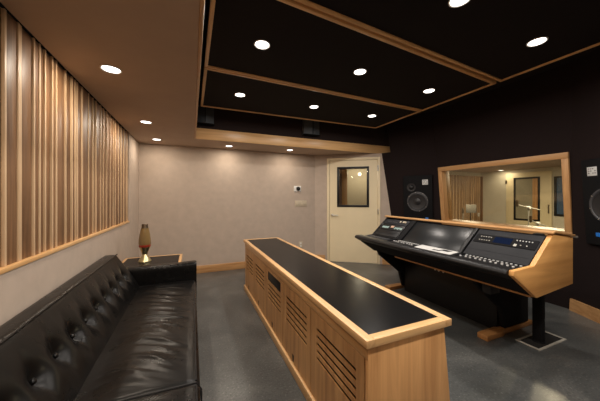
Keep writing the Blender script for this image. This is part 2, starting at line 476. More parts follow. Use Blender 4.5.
downlight(-0.48, 4.29, ZS, 'last downlight in the tan soffit, close to the corner of the beige walls', GS, EN * 0.7, WARM)
downlight(0.57, 4.37, ZS, 'left one of the two downlights in the soffit behind the oak beam', GS, EN * 0.7, WARM)
downlight(1.63, 4.32, ZS, 'right one of the two downlights in the soffit behind the oak beam', GS, EN * 0.7, WARM)
downlight(-0.49, 0.76, ZS, 'downlight in the tan soffit above the near end of the sofa, outside the picture', GS, EN, WARM)
downlight(-0.49, -0.53, ZS, 'downlight in the tan soffit behind the camera', GS, EN, WARM)

# ------------------------------------------------------------------ hanging ceiling panels
ZP = 2.50
def cloud(yl0, yl1, yr0, yr1, label):
    t = thing('ceiling_panel', label, 'ceiling panel', (0, 0, ZP), group='black ceiling panels in oak frames')
    xl, xr, b = 0.105, 2.955, 0.028
    O = [(xl, yl0), (xr, yr0), (xr, yr1), (xl, yl1)]
    I = [(xl + b, yl0 + b), (xr - b, yr0 + b), (xr - b, yr1 - b), (xl + b, yl1 - b)]
    f3 = lambda u, v, w: Vector((u, v, w))
    for q in ([O[0], O[1], I[1], I[0]], [O[3], I[3], I[2], O[2]]):
        MB().prism(q, -0.005, 0.055, f3, 0.002).build('frame_rail', M['edge_x'], t)
    for q in ([O[0], I[0], I[3], O[3]], [O[1], O[2], I[2], I[1]]):
        MB().prism(q, -0.005, 0.055, f3, 0.002).build('frame_side', M['edge_y'], t)
    MB().prism(I, 0.006, 0.045, f3).build('fabric_panel', M['cloud_fabric'], t)
    for hx in (0.45, 2.6):
        for q in (0.25, 0.75):
            hy = yl0 + (yl1 - yl0) * q + 0.03
            MB().tube([(hx, hy, 0.045), (hx, hy, ZC - ZP)], 0.005, 8).build('hanger', M['black'], t)
cloud(2.523, 3.61, 2.623, 3.585, 'far black ceiling panel in oak frame, nearest the oak beam')
cloud(1.425, 2.505, 1.668, 2.605, 'middle black ceiling panel in oak frame')
cloud(0.38, 1.407, 0.62, 1.630, 'near black ceiling panel in oak frame, top of the picture')
cloud(-0.70, 0.362, -0.46, 0.60, 'black ceiling panel in oak frame, added unseen above the camera to carry fill lights')  # added out of view, carries the lamps that brighten the console side
GC = 'round downlights in the black ceiling panels'
RN = {3.03: 'far black ceiling panel', 2.02: 'middle black ceiling panel', 1.06: 'near black ceiling panel', 0.0: 'black ceiling panel added above the camera for fill light'}
CN = {0.51: 'left', 1.48: 'centre', 2.44: 'right'}
PX = {(0.51, 3.03): (0.522, 3.045), (1.48, 3.03): (1.501, 3.065), (2.44, 3.03): (2.462, 3.070),
      (0.51, 2.02): (0.511, 1.975), (1.48, 2.02): (1.489, 2.035), (2.44, 2.02): (2.477, 2.094),
      (0.51, 1.06): (0.512, 0.98), (1.48, 1.06): (1.507, 1.052), (2.44, 1.06): (2.466, 1.105)}
for y in (3.03, 2.02, 1.06, 0.0):
    for x in (0.51, 1.48, 2.44):
        px_, py_ = PX.get((x, y), (x, y))
        downlight(px_, py_, ZP + 0.006, CN[x] + ' downlight in the ' + RN[y], GC, EN * (1.7 if y < 0.5 else 1.0), NEUT, r=0.053, ang=168)  # row above the camera is added fill, set stronger

# two dark boxes on the upper wall
def upper_box(x0, x1, label):
    t = thing('surround_speaker', label, 'speaker', ((x0 + x1) / 2, 4.05, 2.38), group='dark boxes on the upper wall')
    w = (x1 - x0) / 2
    pr = [(-w, 0.0), (-w, -0.06), (0, -0.11), (w, -0.06), (w, 0.0)]
    f3 = lambda u, v, k: Vector((u, v, k))
    MB().prism(pr, 0.0, 0.25, f3, 0.004).build('cabinet', M['box_grey'], t)
    MB().box(-0.004, 0.004, -0.118, -0.105, 0.01, 0.24).build('centre_seam', M['black_matt'], t)
    MB().box(-w - 0.004, w + 0.004, -0.105, 0.0, -0.014, -0.001, 0.003).build('bottom_lip', M['black_matt'], t)
upper_box(0.055, 0.30, 'dark grey box high on the wall at the left end of the oak beam')
upper_box(1.76, 2.06, 'dark grey box high on the wall above the middle of the oak beam')

# ------------------------------------------------------------------ slatted wood panel on the left wall
def slat_panel(name, label, start, end, z0, z1, fins, matrix=None, board='slat_dark'):
    """built with u along the wall, d out of the wall"""
    t = thing(name, label, 'slatted panel', matrix=matrix)
    fb = MB()
    fb.box(start, end, 0.0, 0.012, z0, z1)
    fb.build('backing', M['slat_dark'], t)
    ed = MB()
    ed.box(start - 0.02, end + 0.02, 0.0, 0.090, z0 - 0.022, z0, 0.003)
    ed.build('sill', M['edge_x'], t)
    for x in (end, start - 0.02):
        MB().box(x, x + 0.02, 0.0, 0.07, z0, z1, 0.002).build('end_board', M['slat_dark'], t)
    bd, fn = MB(), MB()
    depths = [0.064, 0.069, 0.066, 0.070, 0.063, 0.068]
    for i in range(len(fins) - 1):
        a, b = fins[i] + 0.008, fins[i + 1] - 0.008
        bd.box(a, b, 0.012, depths[(i * 5 + i // 3) % 6], z0, z1, 0.0015)
    for i, p in enumerate(fins):
        fn.box(p - 0.007, p + 0.007, 0.012, 0.0745 if i % 3 else 0.072, z0, z1, 0.001)
    bd.build('wide_boards', M[board], t); fn.build('thin_fins', M['slat_pale'], t)
    return t
seen = [1.532, 1.585, 1.684, 1.703, 1.815, 1.870, 1.934, 2.010, 2.060, 2.194, 2.289, 2.340, 2.385, 2.470, 2.600, 2.713, 2.780, 2.899, 2.990, 3.083, 3.200, 3.320, 3.393, 3.520, 3.660, 3.782, 3.90, 3.975]
pre = []
p = 1.532
wd = [0.13, 0.06, 0.055, 0.14, 0.07, 0.02, 0.11]
i = 0
while p > -0.75:
    p -= wd[i % 7]; i += 1; pre.append(p)
fins = sorted(pre) + seen
u0 = fins[0] - 0.01
# local x = +y of the room, local y = +x of the room (out of the wall) -> mirror-free basis with z down is avoided by using x = -y
LM = Matrix(((0, 1, 0, XL - 0.082), (-1, 0, 0, 0), (0, 0, 1, 0), (0, 0, 0, 1)))
sp = slat_panel('slatted_panel', 'tall panel of brown boards and pale fins on the left wall above the sofa', -3.985, -u0, 0.985, ZS, [-q for q in reversed(fins)], LM)

# ------------------------------------------------------------------ sofa
so = thing('sofa', 'long black leather tufted sofa against the left wall', 'sofa', (-0.36, 1.35, 0))
SO = Vector((-0.36, 1.35, 0))
YS0, YS1 = -0.30, 2.93
xb0, xb1 = -0.755, 0.02
MB().box(-0.745, 0.005, YS0, YS1, 0.10, 0.27, 0.02, 3).build('base', M['leather'], so, SO)
for ly in (-0.2, 1.3, 2.95):
    for lx in (-0.68, -0.06):
        MB().lathe([(0.022, 0), (0.03, 0.10)], 16, Matrix.Translation((lx, ly, 0))).build('leg', M['black'], so, SO)

# back: profile swept along y with button tufts
btn_y = [1.336 + 0.1775 * k for k in range(-8, 9)]
prof = [(-0.455, 0.28), (-0.470, 0.43), (-0.515, 0.51), (-0.567, 0.60), (-0.618, 0.69), (-0.642, 0.738), (-0.652, 0.757), (-0.666, 0.763), (-0.735, 0.763), (-0.752, 0.750), (-0.755, 0.60), (-0.755, 0.20)]
plen = [0.0]
for a, b in zip(prof[:-1], prof[1:]):
    plen.append(plen[-1] + math.hypot(b[0] - a[0], b[1] - a[1]))
def prof_at(s):
    d = s * plen[-1]
    for k in range(len(prof) - 1):
        if d <= plen[k + 1] + 1e-9:
            q = (d - plen[k]) / (plen[k + 1] - plen[k])
            return prof[k][0] + (prof[k + 1][0] - prof[k][0]) * q, prof[k][1] + (prof[k + 1][1] - prof[k][1]) * q
    return prof[-1]
nslope = Vector((0.86, 0, 0.51))
def back_pt(u, v):
    y = YS0 + (2.885 - YS0) * u
    x, z = prof_at(v)
    p = Vector((x, y, z))
    if z > 0.40 and x > -0.66:
        dmin = min(math.hypot((y - by), (z - 0.585) * 1.15) for by in btn_y)
        dip = 0.028 * math.exp(-(dmin / 0.045) ** 2) + 0.012 * math.exp(-(dmin / 0.11) ** 2)
        dy = min(abs(y - by) for by in btn_y)
        fold = 0.010 * math.exp(-(dy / 0.018) ** 2) * max(0.0, 1 - abs(z - 0.585) / 0.14)
        puff = 0.014 * math.sin(PI * min(1, max(0, (z - 0.43) / 0.31)))
        p += nslope * (puff - dip - fold)
        p += nslope * 0.003 * noise.noise(Vector((y * 6, z * 9, 3)))
    # round the ends
    e = min(u, 1 - u) * (2.885 - YS0)
    if e < 0.03:
        p.z -= (0.03 - e) ** 2 * 12 if z > 0.5 else 0
    return p
bk = MB().grid(back_pt, 300, 64)
nv = 65
bk.f.append([k for k in range(nv)]); bk.s.append(False)
bk.f.append([300 * nv + k for k in range(nv)][::-1]); bk.s.append(False)
bko = bk.build('backrest', M['leather'], so, SO, sharp=70)
MB().tube([(-0.650, YS0 + (2.88 - YS0) * k / 20, 0.760) for k in range(21)], 0.006).build('piping', M['leather'], bko)
bko.children[0].parent = bko
for c in bko.children:
    for v in c.data.vertices: v.co -= SO
for by in btn_y:
    if YS0 + 0.05 < by < 2.86:
        m = MB().lathe([(0.013, -0.004), (0.012, 0.004), (0.007, 0.008), (0.001, 0.009)], 14, Matrix.Translation((-0.560 - 0.016, by, 0.585 - 0.012)) @ Vector((0, 0, 1)).rotation_difference(nslope).to_matrix().to_4x4())
        m.build('button', M['leather'], so, SO)

# seat cushions
def cushion(y0, y1, seed, top, wrinkle):
    x0, x1 = -0.50, 0.038
    zb = 0.265
    r = 0.035
    def fn(u, v):
        # v walks: front bottom -> front top -> rear;  u walks along y
        y = y0 + (y1 - y0) * u
        path = [(x1 - 0.012, zb), (x1 - 0.004, zb + 0.05), (x1, top - 0.06), (x1 - 0.006, top - 0.02), (x1 - 0.028, top - 0.004), (x1 - 0.06, top), (x0 + 0.2, top + 0.004), (x0, top - 0.01)]
        L_ = [0.0]
        for a, b in zip(path[:-1], path[1:]): L_.append(L_[-1] + math.hypot(b[0] - a[0], b[1] - a[1]))
        d = v * L_[-1]
        x, z = path[-1]
        for k in range(len(path) - 1):
            if d <= L_[k + 1] + 1e-9:
                q = (d - L_[k]) / (L_[k + 1] - L_[k])
                x = path[k][0] + (path[k + 1][0] - path[k][0]) * q; z = path[k][1] + (path[k + 1][1] - path[k][1]) * q
                break
        e = min(u, 1 - u) * (y1 - y0)
        if z > top - 0.03:
            fx = (x - x0) / (x1 - x0)
            z += 0.012 * math.sin(PI * min(1, max(0, fx))) * min(1, e / 0.2)
            amp = wrinkle * math.sin(PI * min(1, max(0, (fx - 0.12) / 0.80))) * min(1, e / 0.12)
            if amp > 0:
                # fan of folds running across the seat
                w = y * 1.0 + 0.22 * (fx - 0.5) + 0.10 * noise.noise(Vector((x * 3, y * 1.6, seed)))
                n1 = noise.noise(Vector((x * 2.2, w * 13.0, seed + 5)))
                n2 = noise.noise(Vector((x * 5.0, w * 27.0, seed + 9)))
                z += amp * (0.008 * (1 - abs(n1) * 2.2) + 0.0035 * n2)
        if e < 0.03:
            z -= (1 - math.sqrt(max(0, 1 - (1 - e / 0.03) ** 2))) * 0.025 * (1 if z > zb + 0.02 else 0)
        return Vector((x, y, z))
    mb = MB().grid(fn, 240, 80)
    w = 81
    mb.f.append([k for k in range(w)]); mb.s.append(False)
    mb.f.append([240 * w + k for k in range(w)][::-1]); mb.s.append(False)
    ob = mb.build('seat_cushion', M['leather'], so, SO, sharp=60)
    pp = MB().tube([(x1 - 0.02, y0 + 0.02 + (y1 - y0 - 0.04) * k / 24, top - 0.008) for k in range(25)] , 0.0045)
    pp.tube([(x1 + 0.001, y0 + 0.010, zb + 0.02), (x1 + 0.002, y0 + 0.010, top - 0.05), (x1 - 0.02, y0 + 0.012, top - 0.012), (x0 + 0.25, y0 + 0.012, top - 0.006), (x0 + 0.02, y0 + 0.012, top - 0.012)], 0.0055)
    pp.tube([(x1 + 0.001, y1 - 0.010, zb + 0.02), (x1 + 0.002, y1 - 0.010, top - 0.05), (x1 - 0.02, y1 - 0.012, top - 0.012), (x0 + 0.25, y1 - 0.012, top - 0.006), (x0 + 0.02, y1 - 0.012, top - 0.012)], 0.0055)
    po = pp.build('piping', M['black'], ob)
    for v in po.data.vertices: v.co -= SO
cushion(1.298, 2.925, 1.0, 0.43, 1.0)
cushion(YS0 + 0.01, 1.285, 4.0, 0.44, 0.5)

# arms (far one in the picture, near one beside the camera)
def arm(y0, y1):
    mb = MB()
    def fn(u, v):
        a = 2 * PI * v
        cy_, w, h0, h1 = (y0 + y1) / 2, (y1 - y0) / 2, 0.12, 0.605
        sx = math.copysign(abs(math.cos(a)) ** 0.32, math.cos(a)); sz = math.copysign(abs(math.sin(a)) ** 0.22, math.sin(a))
        x = -0.62 + (0.665) * u
        k = 1 - 0.10 * max(0, (abs(u - 0.5) * 2 - 0.94) / 0.06) ** 2
        z = (h0 + h1) / 2 + (h1 - h0) / 2 * sz * (1 - 0.02 * (1 - k) * 10)
        if sz > 0.5: z += 0.004 * noise.noise(Vector((x * 7, v * 3, 1))) - 0.006 * math.sin(PI * u)
        return Vector((x, cy_ + w * sx * k, z))
    mb.grid(fn, 40, 48)
    mb.f.append(list(range(48))); mb.s.append(False)
    mb.f.append([40 * 49 + k for k in range(48)][::-1]); mb.s.append(False)
    ao = mb.build('arm', M['leather'], so, SO, sharp=50)
    return ao
arm(2.93, 3.07)
arm(YS0 - 0.14, YS0)

# ------------------------------------------------------------------ side table and lava lamp
st = thing('side_table', 'square side table with black top and oak edging behind the sofa arm', 'table', (-0.43, 3.40, 0))
STO = Vector((-0.43, 3.40, 0))
tx0, tx1, ty0, ty1, tz = -0.74, -0.115, 3.12, 3.66, 0.56
for x in (tx0, tx1 - 0.03):
    MB().box(x, x + 0.03, ty0, ty1, tz - 0.035, tz, 0.002).build('side_edging', M['edge_y'], st, STO)
for y in (ty0, ty1 - 0.03):
    MB().box(tx0 + 0.03, tx1 - 0.03, y, y + 0.03, tz - 0.035, tz, 0.002).build('end_edging', M['edge_x'], st, STO)
MB().box(tx0 + 0.03, tx1 - 0.03, ty0 + 0.03, ty1 - 0.03, tz - 0.03, tz - 0.001).build('tabletop', M['laminate'], st, STO)
for lx in (tx0 + 0.03, tx1 - 0.08):
    for ly in (ty0 + 0.03, ty1 - 0.08):
        MB().box(lx, lx + 0.05, ly, ly + 0.05, 0, tz - 0.035, 0.003).build('leg', M['oak_z'], st, STO)
lv = thing('lava_lamp', 'lava lamp with pale gold base and amber glass on the side table', 'lamp', (-0.50, 3.40, tz))
MB().lathe([(0.066, 0), (0.066, 0.006), (0.050, 0.035), (0.033, 0.065), (0.027, 0.082), (0.032, 0.100), (0.048, 0.145), (0.058, 0.168)], 36).build('base', M['gold'], lv)
MB().lathe([(0.0575, 0.168), (0.0605, 0.176), (0.0615, 0.188), (0.0610, 0.194)], 36).build('red_wax', M['lava_red'], lv)
MB().lathe([(0.0610, 0.194), (0.0625, 0.215), (0.060, 0.26), (0.053, 0.31), (0.045, 0.35), (0.038, 0.382)], 36).build('glass_globe', M['lava_glass'], lv)
MB().lathe([(0.036, 0.382), (0.033, 0.40), (0.031, 0.425), (0.028, 0.430), (0.004, 0.430)], 32).build('cap', M['dark_cap'], lv)

# ------------------------------------------------------------------ credenza
H = 0.70
cr = thing('credenza', 'long oak equipment cabinet with black top and louvred doors in the middle of the floor', 'cabinet', (0.93, 2.24, 0))
CO = Vector((0.93, 2.24, 0))
cx0, cx1, cy0, cy1 = 0.668, 1.180, 0.866, 3.625
bw = 0.042
for x in (cx0, cx1 - bw):
    MB().box(x, x + bw, cy0, cy1, H - 0.034, H, 0.002).build('side_edging', M['edge_y'], cr, CO)
for y in (cy0, cy1 - bw):
    MB().box(cx0 + bw, cx1 - bw, y, y + bw, H - 0.034, H, 0.002).build('end_edging', M['edge_x'], cr, CO)
MB().box(cx0 + bw, cx1 - bw, cy0 + bw, cy1 - bw, H - 0.03, H - 0.0015).build('worktop', M['laminate'], cr, CO)
fx = 0.690      # door face
# end panels lean out at the back
def endp(y0, y1):
    pts = [(fx, 0.0), (1.225, 0.0), (1.150, H - 0.034), (fx, H - 0.034)]
    MB().prism(pts, y0, y1, lambda u, v, w: Vector((u, w, v)), 0.002).build('end_panel', M['oak_end'], cr, CO)
endp(0.885, 0.907); endp(3.585, 3.607)
MB().prism([(1.205, 0.0), (1.222, 0.0), (1.148, H - 0.036), (1.131, H - 0.036)], 0.909, 3.583, lambda u, v, w: Vector((u, w, v))).build('back_panel', M['oak_z'], cr, CO)
MB().box(fx + 0.002, fx + 0.02, 0.909, 3.583, H - 0.052, H - 0.036).build('shadow_gap', M['recess_shade'], cr, CO)  # recess shadow put in as a dark strip
MB().box(fx - 0.004, fx + 0.018, 0.888, 3.604, H - 0.096, H - 0.050, 0.002).build('top_rail', M['oak_y'], cr, CO)
MB().box(fx - 0.018, fx + 0.02, 0.880, 3.612, 0.0, 0.068, 0.003).build('plinth', M['edge_y'], cr, CO)
MB().box(fx + 0.060, fx + 0.07, 0.91, 3.58, 0.07, H - 0.05).build('slot_shade', M['recess_shade'], cr, CO)  # dark sheet added so the slots read as shaded inside
bounds = [0.909, 1.452, 1.985, 2.518, 3.051, 3.583]
for n in range(5):
    ya, yb = bounds[n] + 0.004, bounds[n + 1] - 0.004
    z0, z1 = 0.072, H - 0.100
    sa, sb = ya + 0.058, yb - 0.078
    mb = MB()
    fr = fx - 0.002; bk_ = fx + 0.005
    slots = [(0.514 - 0.043 * k - 0.019 + 0.004, 0.514 - 0.043 * k + 0.004) for k in range(5)]
    if n == 2:
        slots = [(0.485, 0.574)] + [(0.452 - 0.040 * k - 0.018, 0.452 - 0.040 * k) for k in range(4)]
    mb.box(fr, bk_, ya, sa, z0, z1); mb.box(fr, bk_, sb, yb, z0, z1)
    top = z1
    for a, b in slots:
        mb.box(fr, bk_, sa, sb, b, top); top = a
    # notch for the latch at the far bottom corner
    nk0, nk1 = yb - 0.24, yb - 0.20
    mb.box(fr, bk_, sa, nk0, z0, top); mb.box(fr, bk_, nk1, sb, z0, top); mb.box(fr, bk_, nk0, nk1, 0.135, top)
    dob = mb.build('door', M['oak_z'], cr, CO)
    lt = MB().box(fx + 0.0005, fx + 0.018, nk0 + 0.002, nk1 - 0.002, 0.076, 0.133, 0.002)
    lo = lt.build('latch', M['black'], dob)
    for v in lo.data.vertices: v.co -= CO
    if n == 2:
        eq = MB().box(fx + 0.001, fx + 0.02, sa + 0.002, sb - 0.002, 0.487, 0.572, 0.002).build('black_panel', M['black'], dob)
        for v in eq.data.vertices: v.co -= CO

# ------------------------------------------------------------------ mixing console
mc = thing('mixing_console', 'large black mixing console with honey oak side panels below the window', 'mixing console', (2.5, 1.91, 0))
MO = Vector((2.5, 1.91, 0))
def sub(mb, name, mat, parent):
    o = mb.build(name, mat, parent)
    for v in o.data.vertices: v.co -= MO
    return o
YR, YL = 1.02, 2.80
ck = [(2.000, 0.798), (2.245, 0.806), (2.500, 1.022), (2.79, 0.985), (2.79, 0.61), (2.275, 0.575), (1.995, 0.765)]
vxz = lambda u, v, w: Vector((u, w, v))
MB().prism(ck, YR, YR + 0.032, vxz, 0.004).build('side_panel', M['cheek'], mc, MO)
ck2 = [(2.06, 0.785), (2.245, 0.80), (2.500, 1.022), (2.79, 0.985), (2.79, 0.61), (2.275, 0.575), (2.06, 0.715)]
MB().prism(ck2, YL - 0.032, YL, vxz, 0.004).build('side_panel', M['black'], mc, MO)
# trough (body under the working surface)
body = [(2.06, 0.770), (2.235, 0.782), (2.485, 0.995), (2.77, 0.965), (2.77, 0.625), (2.29, 0.595), (2.06, 0.735)]
MB().prism(body, YR + 0.034, YL - 0.034, vxz).build('body', M['black_matt'], mc, MO)
# padded armrest
arm_p = [(1.972, 0.775), (1.980, 0.792), (2.000, 0.800), (2.075, 0.800), (2.085, 0.790), (2.085, 0.735), (2.06, 0.720), (2.00, 0.752), (1.976, 0.764)]
MB().prism(arm_p, YR + 0.034, YL + 0.012, vxz, 0.003).build('armrest', M['black'], mc, MO)
MB().prism([(2.066, 0.7345), (2.060, 0.722), (2.272, 0.580), (2.29, 0.594)], YR + 0.034, YL - 0.034, vxz).build('front_apron', M['black_matt'], mc, MO)
MB().box(2.262, 2.29, YR + 0.034, 2.40, 0.568, 0.582, 0.002).build('lower_edge', M['foot'], mc, MO)
MB().prism([(2.470, 1.036), (2.500, 1.045), (2.800, 1.002), (2.800, 0.985), (2.500, 1.030), (2.470, 1.023)], YR - 0.012, YL + 0.012, vxz, 0.003).build('ledge', M['oak_y'], mc, MO)
MB().tube([(2.80, YR + 0.01, 0.985), (2.825, YR - 0.012, 0.982)], 0.009).build('ledge_bolt', M['silver'], mc, MO)

P1 = Vector((2.235, 0, 0.784)); P2 = Vector((2.485, 0, 0.997))
sd = (P2 - P1); sl = sd.length; sdn = sd.normalized()
sn = Vector((-sdn.z, 0, sdn.x))
if sn.z < 0: sn = -sn
def slope_m():
    # local x = -y, local y = up the slope, local z = out
    X = Vector((0, -1, 0)); Z = X.cross(sdn)
    if Z.z < 0: X = -X; Z = X.cross(sdn)
    return Matrix(((X.x, sdn.x, Z.x, P1.x), (X.y, sdn.y, Z.y, 0), (X.z, sdn.z, Z.z, P1.z), (0, 0, 0, 1))), X.y
SMX, sgn = slope_m()
def sbox(mb, ya, yb, q0, q1, d0, d1, bev=0.0):
    a, b = sorted((ya * sgn, yb * sgn))
    return mb.box(a, b, q0 * sl, q1 * sl, d0, d1, bev, mat=SMX)
def flat(mb, xa, xb, ya, yb, d0, d1, bev=0.0):
    zz = 0.786
    return mb.box(xa, xb, ya, yb, zz + d0, zz + d1, bev)
# right bay: channel module with screen
rb = sub(sbox(MB(), 1.056, 1.535, 0.03, 0.99, 0.0, 0.012, 0.002), 'right_control_panel', M['charcoal'], mc)
bnd = sub(sbox(MB(), 1.066, 1.520, 0.50, 0.79, 0.0125, 0.017, 0.001), 'display_strip', M['black_matt'], rb)
sub(sbox(MB(), 1.235, 1.365, 0.55, 0.75, 0.0175, 0.019), 'screen', M['screen'], rb)
kb = MB()
for k in range(6):
    yy = 1.10 + 0.02 * k
    sub(sbox(MB(), yy, yy + 0.007, 0.705, 0.73, 0.0175, 0.021), 'panel_button', M['cap_white'], rb)
    if k % 2: sub(sbox(MB(), yy, yy + 0.007, 0.565, 0.59, 0.0175, 0.021), 'panel_button', M['rim2'], rb)
for k in range(5):
    sub(sbox(MB(), 1.39 + 0.02 * k, 1.397 + 0.02 * k, 0.69, 0.715, 0.0175, 0.021), 'panel_button', M['rim2'], rb)
    sub(sbox(MB(), 1.39 + 0.02 * k, 1.397 + 0.02 * k, 0.57, 0.595, 0.0175, 0.021), 'panel_button', M['rim2'], rb)
sub(sbox(MB(), 1.19, 1.21, 0.53, 0.60, 0.0175, 0.0195), 'small_display', M['rim2'], rb)
sub(sbox(MB(), 1.060, 1.530, 0.235, 0.24, 0.0122, 0.0128), 'panel_seam', M['black_matt'], rb)
def faders(ya, yb, n, name):
    fp = sub(flat(MB(), 2.088, 2.236, ya, yb, -0.004, 0.006, 0.001), name, M['black'], mc)
    st_ = (yb - ya - 0.05) / (n - 1)
    for k in range(n):
        y = ya + 0.025 + st_ * k
        g = (k * 7 % 5) * 0.003
        mb = MB(); flat(mb, 2.120 + g, 2.133 + g, y - 0.006, y + 0.006, 0.006, 0.017, 0.001)
        sub(mb, 'fader_cap', M['cap_white'], fp)
    bb = MB()
    for k in range(n + 3):
        y = ya + 0.02 + (yb - ya - 0.04) * k / (n + 2)
        flat(bb, 2.205, 2.222, y - 0.006, y + 0.006, 0.006, 0.012, 0.001)
    sub(bb, 'button_row', M['cap_white'], fp)
faders(1.066, 1.505, 11, 'fader_strip')
faders(1.985, 2.30, 8, 'fader_strip')
# centre bay: wide glossy blank panel
sub(sbox(MB(), 1.585, 2.255, 0.03, 0.99, 0.0, 0.010, 0.002), 'blank_panel', M['gloss_panel'], mc)
sub(sbox(MB(), 1.545, 1.575, 0.0, 0.99, 0.0, 0.022, 0.002), 'gap_strip', M['black'], mc)  # added black strip stands in for the dark gap beside the bay
sub(sbox(MB(), 2.265, 2.335, 0.0, 0.99, 0.0, 0.022, 0.002), 'gap_strip', M['black_matt'], mc)  # black strip in place of the recessed gap on the left
MB().box(2.087, 2.224, 1.515, 1.970, 0.772, 0.7995, 0.001).build('centre_shelf', M['black'], mc, MO)
kn = MB()
for k in range(16):
    y = 1.60 + 0.022 * k
    kn.lathe([(0.007, 0), (0.006, 0.014), (0.001, 0.0145)], 10, Matrix.Translation((2.238, y, 0.790)))
sub(kn, 'knob_row', M['black'], mc)
# left bay: rack units and pale fader strip
lb = sub(sbox(MB(), 2.345, 2.755, 0.03, 0.99, 0.0, 0.008), 'rack_bay', M['black'], mc)
for q0, q1 in ((0.70, 0.96), (0.40, 0.67), (0.08, 0.37)):
    ru = sub(sbox(MB(), 2.352, 2.748, q0, q1, 0.0085, 0.016, 0.001), 'rack_unit', M['charcoal'] if q0 > 0.5 else M['black'], mc)
    kb = MB()
    if q0 > 0.6:
        for y in (2.39, 2.42, 2.47):
            sub(sbox(MB(), y, y + 0.018, 0.82, 0.90, 0.0165, 0.026, 0.002), 'knob', M['ivory'], ru)
        for k in range(6):
            sub(sbox(MB(), 2.53 + 0.03 * k, 2.542 + 0.03 * k, 0.78, 0.84, 0.0165, 0.024), 'knob', M['rim'], ru)
    elif q0 > 0.3:
        for k in range(5): sub(sbox(MB(), 2.375 + 0.026 * k, 2.393 + 0.026 * k, 0.46 + 0.03 * (k % 2), 0.56, 0.0165, 0.020), 'lit_label', M['teal'], ru)
        for k in range(4): sub(sbox(MB(), 2.60 + 0.03 * k, 2.622 + 0.03 * k, 0.46, 0.56, 0.0165, 0.020), 'lit_label', M['teal'], ru)
        sub(sbox(MB(), 2.52, 2.57, 0.52, 0.62, 0.0165, 0.019), 'readout', M['pinkish'], ru)
flp = sub(flat(MB(), 2.10, 2.225, 2.38, 2.745, -0.004, 0.006, 0.001), 'meter_strip', M['charcoal'], mc)
mb = MB()
for k in range(16): flat(mb, 2.12, 2.195, 2.395 + 0.0215 * k, 2.408 + 0.0215 * k, 0.006, 0.010)
sub(mb, 'strip_keys', M['rim'], flp)
# pedestal, legs and feet
MB().box(2.72, 3.08, 1.53, 2.70, 0.0, 0.60, 0.006).build('pedestal', M['black'], mc, MO)
def leg_panel(y0, y1):
    MB().prism([(2.29, 0.574), (2.32, 0.52), (2.66, 0.26), (2.72, 0.06), (3.10, 0.06), (3.10, 0.574)], y0, y1, vxz, 0.003).build('leg_panel', M['black_matt'], mc, MO)
leg_panel(1.46, 1.50); leg_panel(2.72, 2.76)
def foot(yc, dx):
    mb = MB().prism([(2.44 + dx, yc - 0.045), (2.68 + dx, yc - 0.045), (2.72 + dx, yc - 0.028), (3.19, yc - 0.028), (3.19, yc + 0.028), (2.72 + dx, yc + 0.028), (2.68 + dx, yc + 0.045), (2.44 + dx, yc + 0.045)], 0.0, 0.048, lambda u, v, w: Vector((u, v, w)), 0.004)
    mb.build('foot', M['foot'], mc, MO)
foot(1.495, 0.0); foot(2.82, 0.08)
MB().box(2.33, 2.46, 1.36, 1.43, 0.47, 0.575, 0.004).build('junction_box', M['charcoal'], mc, MO)
cn = MB()
for y in (2.10, 2.16, 2.21):
    cn.lathe([(0.010, 0), (0.010, 0.006), (0.001, 0.0065)], 12, Matrix.Translation((2.719, y, 0.42)) @ Matrix.Rotation(-PI / 2, 4, 'Y'))
sub(cn, 'connectors', M['silver'], mc)

sh = MB().prism([(2.045, 1.52), (2.218, 1.56), (2.212, 1.95), (2.040, 1.90)], 0.8012, 0.803, lambda u, v, w: Vector((u, v, w)))
pt = thing('printed_sheet', 'pale printed sheet lying on the middle of the mixing console', 'paper', (2.14, 1.73, 0.8005))
o = sh.build('sheet', M['paper'], pt, (2.14, 1.73, 0.8005))
mk = MB().box(2.13, 2.19, 1.60, 1.69, 0.8032, 0.8040).box(2.09, 2.12, 1.66, 1.74, 0.8032, 0.8040)
mk.build('dark_print', M['black_matt'], pt, (2.14, 1.73, 0.8005))

# floor trough with metal edge and the black cable post standing in it
tr = thing('floor_box', 'square floor box with thin metal edge under the right end of the console', 'floor box', (2.92, 1.28, 0))
q = [(2.70, 1.19), (3.14, 1.205), (3.13, 1.355), (2.71, 1.39)]
q = [(2.705, 1.19), (3.14, 1.19), (3.14, 1.37), (2.705, 1.37)]
TO = Vector((2.92, 1.28, 0))
e = 0.018
MB().box(q[0][0], q[1][0], q[0][1], q[0][1] + e, 0, 0.006).box(q[0][0], q[1][0], q[2][1] - e, q[2][1], 0, 0.006).box(q[0][0], q[0][0] + e, q[0][1] + e, q[2][1] - e, 0, 0.006).box(q[1][0] - e, q[1][0], q[0][1] + e, q[2][1] - e, 0, 0.006).build('metal_edge', M['rim2'], tr, TO)
MB().box(q[0][0] + e, q[1][0] - e, q[0][1] + e, q[2][1] - e, 0, 0.003).build('trough_shade', M['recess_shade'], tr, TO)  # flat dark sheet stands in for the shaded inside of the trough
cp = thing('cable_post', 'black cable post rising from the floor box to the console', 'post', (2.87, 1.275, 0.003))
MB().box(-0.035, 0.035, -0.035, 0.035, 0.0, 0.97, 0.012, 3).build('post', M['black_matt'], cp)
MB().lathe([(0.048, 0.0), (0.046, 0.008), (0.04, 0.012)], 24).build('collar', M['black_matt'], cp)

